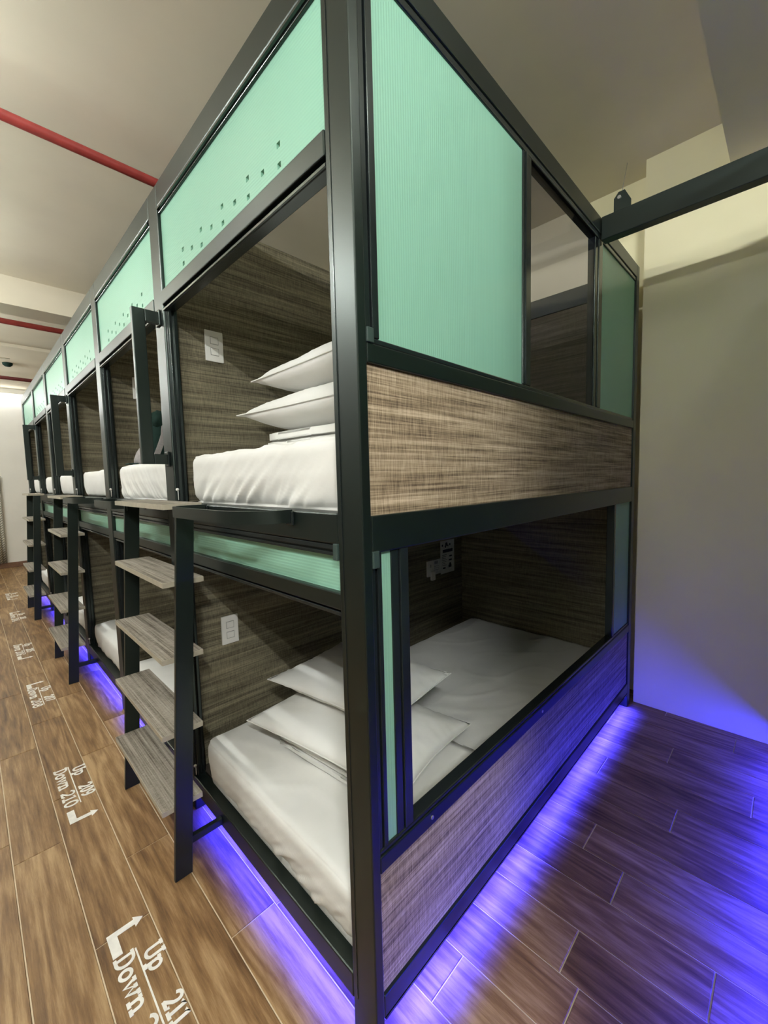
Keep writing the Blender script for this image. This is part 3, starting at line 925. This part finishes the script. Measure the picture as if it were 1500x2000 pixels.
for k, (rz, rad) in enumerate(((0, .062), (.03, .06), (.065, .045), (.095, .022), (.105, .004))):
    rings.append([mb.bm.verts.new((.140 + rad * math.cos(t) * .85, 1.90 + rad * .8 * math.sin(t), 1.431 + rz)) for t in [2 * math.pi * q / 20 for q in range(20)]])
for a, b in zip(rings, rings[1:]):
    for q in range(20): mb.bm.faces.new((a[q], a[(q + 1) % 20], b[(q + 1) % 20], b[q]))
mb.bm.faces.new(rings[-1]); mb.bm.faces.new(rings[0])
mb.build('crown', 'strap', T, True)
MB().box(.052, .10, 1.86, 1.935, 1.432, 1.438, .002).build('peak', 'garment', T)

# ------------------------------------------------------------------ lettering on the floor
def arc(cx, cy, rx, ry, a0, a1, n=10):
    return [(cx + rx * math.cos(math.radians(a0 + (a1 - a0) * k / n)), cy + ry * math.sin(math.radians(a0 + (a1 - a0) * k / n))) for k in range(n + 1)]
S = .085   # half slab length
def slab(x, y, h=.10): return [(x - h, y), (x + h, y)]
GL = {
 'U': (.62, [[(.12, 1), (.12, .3)] + arc(.33, .27, .21, .23, 180, 360) + [(.54, .3), (.54, 1)], slab(.12, .96), slab(.54, .96)]),
 'D': (.62, [[(.14, .04), (.14, .96)], [(.02, .96), (.3, .96)] + arc(.3, .5, .26, .46, 90, -90) + [(.02, .04)]]),
 'p': (.56, [[(.13, .62), (.13, -.17)], [(.02, .62), (.13, .62)], slab(.13, -.17), arc(.30, .32, .19, .30, 165, -165, 16)]),
 'o': (.54, [arc(.27, .33, .20, .30, 0, 360, 20)]),
 'w': (.80, [[(.08, .64), (.24, .06), (.40, .56), (.56, .06), (.72, .64)], slab(.08, .64, .08), slab(.72, .64, .08), slab(.40, .6, .06)]),
 'n': (.60, [[(.14, .64), (.14, .04)], [(.04, .64), (.14, .64)], arc(.31, .40, .17, .24, 170, 0) + [(.48, .04)], slab(.14, .04, .1), slab(.48, .04, .1)]),
 '0': (.54, [arc(.27, .5, .19, .46, 0, 360, 22)]),
 '1': (.42, [[(.22, .04), (.22, .96), (.06, .84)], slab(.22, .04, .15)]),
 '2': (.54, [arc(.27, .70, .19, .26, 165, -20) + [(.40, .45), (.10, .06)], [(.08, .05), (.46, .05), (.47, .17)]]),
 '3': (.54, [arc(.26, .73, .17, .23, 150, -90) , arc(.26, .27, .20, .23, 90, -150)]),
 '4': (.54, [[(.38, .04), (.38, .96), (.06, .32), (.50, .32)], slab(.38, .04, .1)]),
 '5': (.54, [[(.44, .95), (.13, .95), (.11, .55)] + arc(.25, .32, .20, .28, 125, -150)]),
 '6': (.54, [arc(.27, .30, .19, .26, 0, 360, 18), [(.09, .34)] + arc(.34, .52, .26, .44, 165, 80)]),
 '7': (.54, [[(.07, .82), (.07, .95), (.47, .95), (.22, .04)]]),
 '8': (.54, [arc(.27, .73, .16, .22, 0, 360, 18), arc(.27, .27, .20, .24, 0, 360, 18)]),
 '9': (.54, [arc(.27, .68, .19, .27, 0, 360, 18), [(.45, .64)] + arc(.20, .48, .26, .44, -15, -100)]),
}
ZK = [0]
def text_mesh(mb, txt, x, y, size, place, width=1.0, sw=.092, gap=.055):
    """strokes drawn as flat ribbons; place maps (along, up) to a floor point"""
    for ch in txt:
        if ch == ' ':
            x += .38 * size * width; continue
        adv, strokes = GL[ch]
        for st in strokes:
            ZK[0] = (ZK[0] + 1) % 7
            pts = [(x + a * size * width, y + b * size) for a, b in st]
            rows = []
            n = len(pts)
            for i, p in enumerate(pts):
                a, b = pts[max(i - 1, 0)], pts[min(i + 1, n - 1)]
                if n > 3 and math.dist(pts[0], pts[-1]) < 1e-6 and i in (0, n - 1): a, b = pts[-2], pts[1]
                dx, dy = b[0] - a[0], b[1] - a[1]
                l = math.hypot(dx, dy) or 1
                qx, qy = -dy / l * sw * size, dx / l * sw * size
                ex = ey = 0
                if n > 3 and math.dist(pts[0], pts[-1]) < 1e-6: pass
                elif i == 0: ex, ey = -dx / l * sw * size * .5, -dy / l * sw * size * .5
                elif i == n - 1: ex, ey = dx / l * sw * size * .5, dy / l * sw * size * .5
                rows.append([mb.bm.verts.new(place(p[0] + s_ * qx + ex, p[1] + s_ * qy + ey, z)) for s_, z in ((-1, 0), (1, 0), (1, .0006 + ZK[0] * .00009), (-1, .0006 + ZK[0] * .00009))])
            for a, b in zip(rows, rows[1:]):
                for k in range(4): mb.bm.faces.new((a[k], a[(k + 1) % 4], b[(k + 1) % 4], b[k]))
            mb.bm.faces.new(rows[0]); mb.bm.faces.new(rows[-1])
        x += (adv + gap) * size * width
    return x

def thing_part(nm, T):
    e = bpy.data.objects.new(nm, None); e.empty_display_size = .02
    C.objects.link(e); e.parent = T
    return e

def lettering(yt, up, down, arrow_far, label, dx=0.0):

    """yt: y where the words start (reading towards -y); letters stand towards +x"""
    T = thing('floor_lettering', (-.32, yt - .17, .0), label, 'lettering', 'white pod numbers on the floor')
    zf = .0004
    place = lambda a, b, z: (-.372 + dx + b, yt - a, zf + z)
    for nm, tx, a_, b_, w_ in (('word', 'Up', .030, .0675, 1.30), ('number', up, .195, .0655, 1.15), ('word', 'Down', .0, .002, 1.36), ('number', down, .198, .002, 1.60)):
        grp = thing_part(nm, T)
        x_ = a_
        for ch in tx:
            mb = MB()
            x_ = text_mesh(mb, ch, x_, b_, .046, place, w_)
            mb.build('letter' if nm == 'word' else 'digit', 'decal', grp)
    MB().box(-.372 + dx + .0525, -.372 + dx + .0565, yt - .315, yt - .004, zf, zf + .0008).build('underline', 'decal', T)
    # bent arrow
    s = 1 if arrow_far else -1
    ya = yt + .006 if arrow_far else yt - .345
    mb = MB()
    def poly(pts):
        lo = [mb.bm.verts.new((x, y, zf)) for x, y in pts]; hi = [mb.bm.verts.new((x, y, zf + .0008)) for x, y in pts]
        mb.bm.faces.new(lo); mb.bm.faces.new(hi)
        n = len(pts)
        for k in range(n): mb.bm.faces.new((lo[k], lo[(k + 1) % n], hi[(k + 1) % n], hi[k]))
    xs = -.370 + dx
    yc = ya + s * .082
    poly([(xs, ya), (xs + .024, ya), (xs + .024, yc - s * .018), (xs, yc)])
    poly([(xs, yc), (xs + .024, yc - s * .018), (xs + .070, yc - s * .018), (xs + .070, yc)])
    poly([(xs + .070, yc + s * .010), (xs + .070, yc - s * .028), (xs + .094, yc - s * .009)])
    mb.build('arrow', 'decal', T)
lettering(.674, '211', '212', True, 'nearest white floor lettering, UP 211 DOWN 212, cut by the bottom edge')
lettering(1.774, '209', '210', False, 'white floor lettering UP 209 DOWN 210 beside the nearest ladder foot')
lettering(2.90, '207', '208', True, 'white floor lettering UP 207 DOWN 208, third from the bottom edge')
lettering(4.00, '205', '206', False, 'white floor lettering UP 205 DOWN 206, beside the middle ladder')
lettering(5.16, '203', '204', True, 'white floor lettering UP 203 DOWN 204, second from the far wall', .045)
lettering(6.36, '201', '202', False, 'farthest white floor lettering, UP 201 DOWN 202, near the white wall', .07)

# ------------------------------------------------------------------ overhead: pipes, steel beam, lamps, fan
for (y, z, r, mt, lb) in ((1.67, 2.80, .021, 'pipe', 'red ceiling pipe crossing above the nearest pods'),
                          (4.42, 2.80, .024, 'pipe', 'red ceiling pipe past the first ceiling beam'),
                          (6.98, 2.80, .024, 'pipe_dark', 'dark red ceiling pipe closest to the far wall')):
    T = thing('ceiling_pipe', (-.5, y, z), lb, 'pipe', 'red pipes under the ceiling')
    MB().tube([(XL, y, z), (.34, y, z), (.385, y, z + .02), (.40, y, z + .06), (.40, y, CEIL)], r, 16).build('pipe_run', mt, T, True)
    for x in (-1.8, -.9):
        MB().tube([(x, y, z + r), (x, y, CEIL)], .004, 8).tube([(x - .012, y, z), (x + .012, y, z)], r + .004, 16).build('hanger', 'steel', T)

T = thing('steel_beam', (1.43, -.31, 2.3), 'black steel box beam crossing the aisle above head height', 'beam')
MB().box(1.405, 1.455, -.628, -.002, 2.305, 2.398, .003).build('box_section', 'frame', T)
br = MB()
bm = br.bm
prof = [(-.045, 2.3985), (-.045, 2.455), (-.062, 2.475), (-.085, 2.475), (-.108, 2.43), (-.108, 2.3985)]
lo = [bm.verts.new((1.418, y, z)) for y, z in prof]; hi = [bm.verts.new((1.424, y, z)) for y, z in prof]
bm.faces.new(lo); bm.faces.new(hi)
for k in range(len(prof)): bm.faces.new((lo[k], lo[(k + 1) % len(prof)], hi[(k + 1) % len(prof)], hi[k]))
bk = br.build('hanger_bracket', 'frame', T)
MB().tube([(1.412, -.066, 2.452), (1.418, -.066, 2.452)], .007, 10).build('bolt', 'steel', bk)
MB().tube([(1.421, -.075, 2.47), (1.50, -.055, 2.535), (2.02, .068, CEIL)], .0016, 6).build('tie_wire', 'steel', T)

for k, (x, y, q_) in enumerate(TUBES):
    TUBE_Z = 2.3 if k == 1 else 2.6  # the made-up lamp facing the aisle hangs lower
    lb = ['hanging tube lamp over the corridor, behind the photographer', 'added dim tube lamp over the corridor, brightening the aisle wall',
          'hanging tube lamp over the corridor beside the nearest ladder',           'added tube lamp beside the third pod, evening out the ceiling light', 'hanging tube lamp over the corridor beside the fifth pod',
          'added tube lamp beyond the ceiling fan, evening out the ceiling light', 'hanging tube lamp over the corridor closest to the far wall'][k]
    T = thing('tube_lamp', (x, y, TUBE_Z), lb, 'lamp', 'tube lamps hanging over the corridor')
    MB().box(x - .014, x + .014, y - .33, y + .33, TUBE_Z + .045, TUBE_Z + .065, .004).build('housing', 'white_plastic', T)
    MB().tube([(x, y - .29, TUBE_Z), (x, y + .29, TUBE_Z)], .018, 10).build('tube', 'tube%.2f' % q_, T)
    for s in (-1, 1):
        MB().box(x - .012, x + .012, y + s * .3 - .01, y + s * .3 + .01, TUBE_Z - .02, TUBE_Z + .045).build('end_cap', 'white_plastic', T)
        MB().tube([(x, y + s * .28, TUBE_Z + .06), (x, y + s * .28, CEIL)], .002, 6).build('hanging_wire', 'steel', T)

T = thing('tube_lamp', (.25, -.755, 2.65), 'added tube lamp above the pod across the aisle, lighting the wall and end face', 'lamp')  # unseen lamp, added to light the upper end face and rear wall
MB().box(-.06, .56, -.769, -.741, 2.675, 2.699, .003).build('housing', 'white_plastic', T)
MB().tube([(-.04, -.755, 2.645), (.54, -.755, 2.645)], .016, 10).build('tube', 'tube_aisle_added', T)
for x in (-.045, .545):
    MB().box(x - .01, x + .01, -.765, -.745, 2.625, 2.676).build('end_cap', 'white_plastic', T)

T = thing('tube_lamp', (-.3, YF - .12, 2.83), 'lit tube lamp high on the far white wall', 'lamp')
MB().box(-.95, .34, YF - .10, YF - .002, 2.80, 2.86, .004).build('housing', 'white_plastic', T)
MB().tube([(-.92, YF - .13, 2.79), (.32, YF - .13, 2.79)], .022, 12).build('tube', 'tube_far', T)
for x in (-.93, .33):
    MB().box(x - .012, x + .012, YF - .15, YF - .10, 2.765, 2.83).build('end_cap', 'white_plastic', T)

T = thing('ceiling_fan', (-.75, 5.3, CEIL), 'cream ceiling fan whose blade tip shows at the left edge', 'fan')
fc = Vector((-.75, 5.3))
MB().tube([(fc.x, fc.y, 2.72), (fc.x, fc.y, CEIL)], .014, 12).build('downrod', 'fan', T)
MB().tube([(fc.x, fc.y, 2.55), (fc.x, fc.y, 2.57), (fc.x, fc.y, 2.66), (fc.x, fc.y, 2.72)], [.05, .10, .10, .04], 24).build('motor_housing', 'fan', T, True)
for k in range(4):
    a = math.radians(-29 + 90 * k)
    mb = MB()
    prof = [(.09, .03), (.2, .055), (.45, .075), (.62, .07), (.67, .045), (.68, .0)]
    pts = [(r_, w_) for r_, w_ in prof] + [(r_, -w_) for r_, w_ in prof[::-1][1:]]
    R2 = lambda r_, w_, z: (fc.x + r_ * math.cos(a) - w_ * math.sin(a), fc.y + r_ * math.sin(a) + w_ * math.cos(a), z + w_ * .18)
    lo = [mb.bm.verts.new(R2(r_, w_, 2.60)) for r_, w_ in pts]; hi = [mb.bm.verts.new(R2(r_, w_, 2.607)) for r_, w_ in pts]
    mb.bm.faces.new(lo); mb.bm.faces.new(hi)
    for q in range(len(pts)): mb.bm.faces.new((lo[q], lo[(q + 1) % len(pts)], hi[(q + 1) % len(pts)], hi[q]))
    mb.build('blade', 'fan', T)
mb = MB().tube([(-.042, 6.75, 2.905), (-.042, 6.75, 2.925), (-.042, 6.75, CEIL - .0005)], [.028, .05, .055], 18)
tag(rebase(mb.build('smoke_detector', 'garment', None, True), (-.042, 6.75, CEIL)), 'small dark round detector on the far ceiling', 'detector')

# ------------------------------------------------------------------ patterned curtain at the far left
mb = MB()
n = 60
rows = []
for k in range(n + 1):
    x = -.98 + .83 * k / n
    y = YF - .045 + .018 * math.sin(k * .9)
    rows.append([mb.bm.verts.new((x, y, z)) for z in (.09, .5, 1.0, 1.50)])
for a, b in zip(rows, rows[1:]):
    for q in range(3): mb.bm.faces.new((a[q], b[q], b[q + 1], a[q + 1]))
cu = mb.build('cloth', 'curtain', None, True)
sol = cu.modifiers.new('thickness', 'SOLIDIFY'); sol.thickness = .002
T = thing('curtain', (-.56, YF - .05, 1.5), 'patterned grey curtain hanging on the far white wall', 'curtain')
put(cu, T)
MB().tube([(-1.02, YF - .045, 1.51), (-.13, YF - .045, 1.51)], .009, 10).build('curtain_rod', 'steel', T)
for x in (-1.0, -.15):
    MB().box(x - .006, x + .006, YF - .045, YF - .001, 1.505, 1.515).build('rod_bracket', 'steel', T)
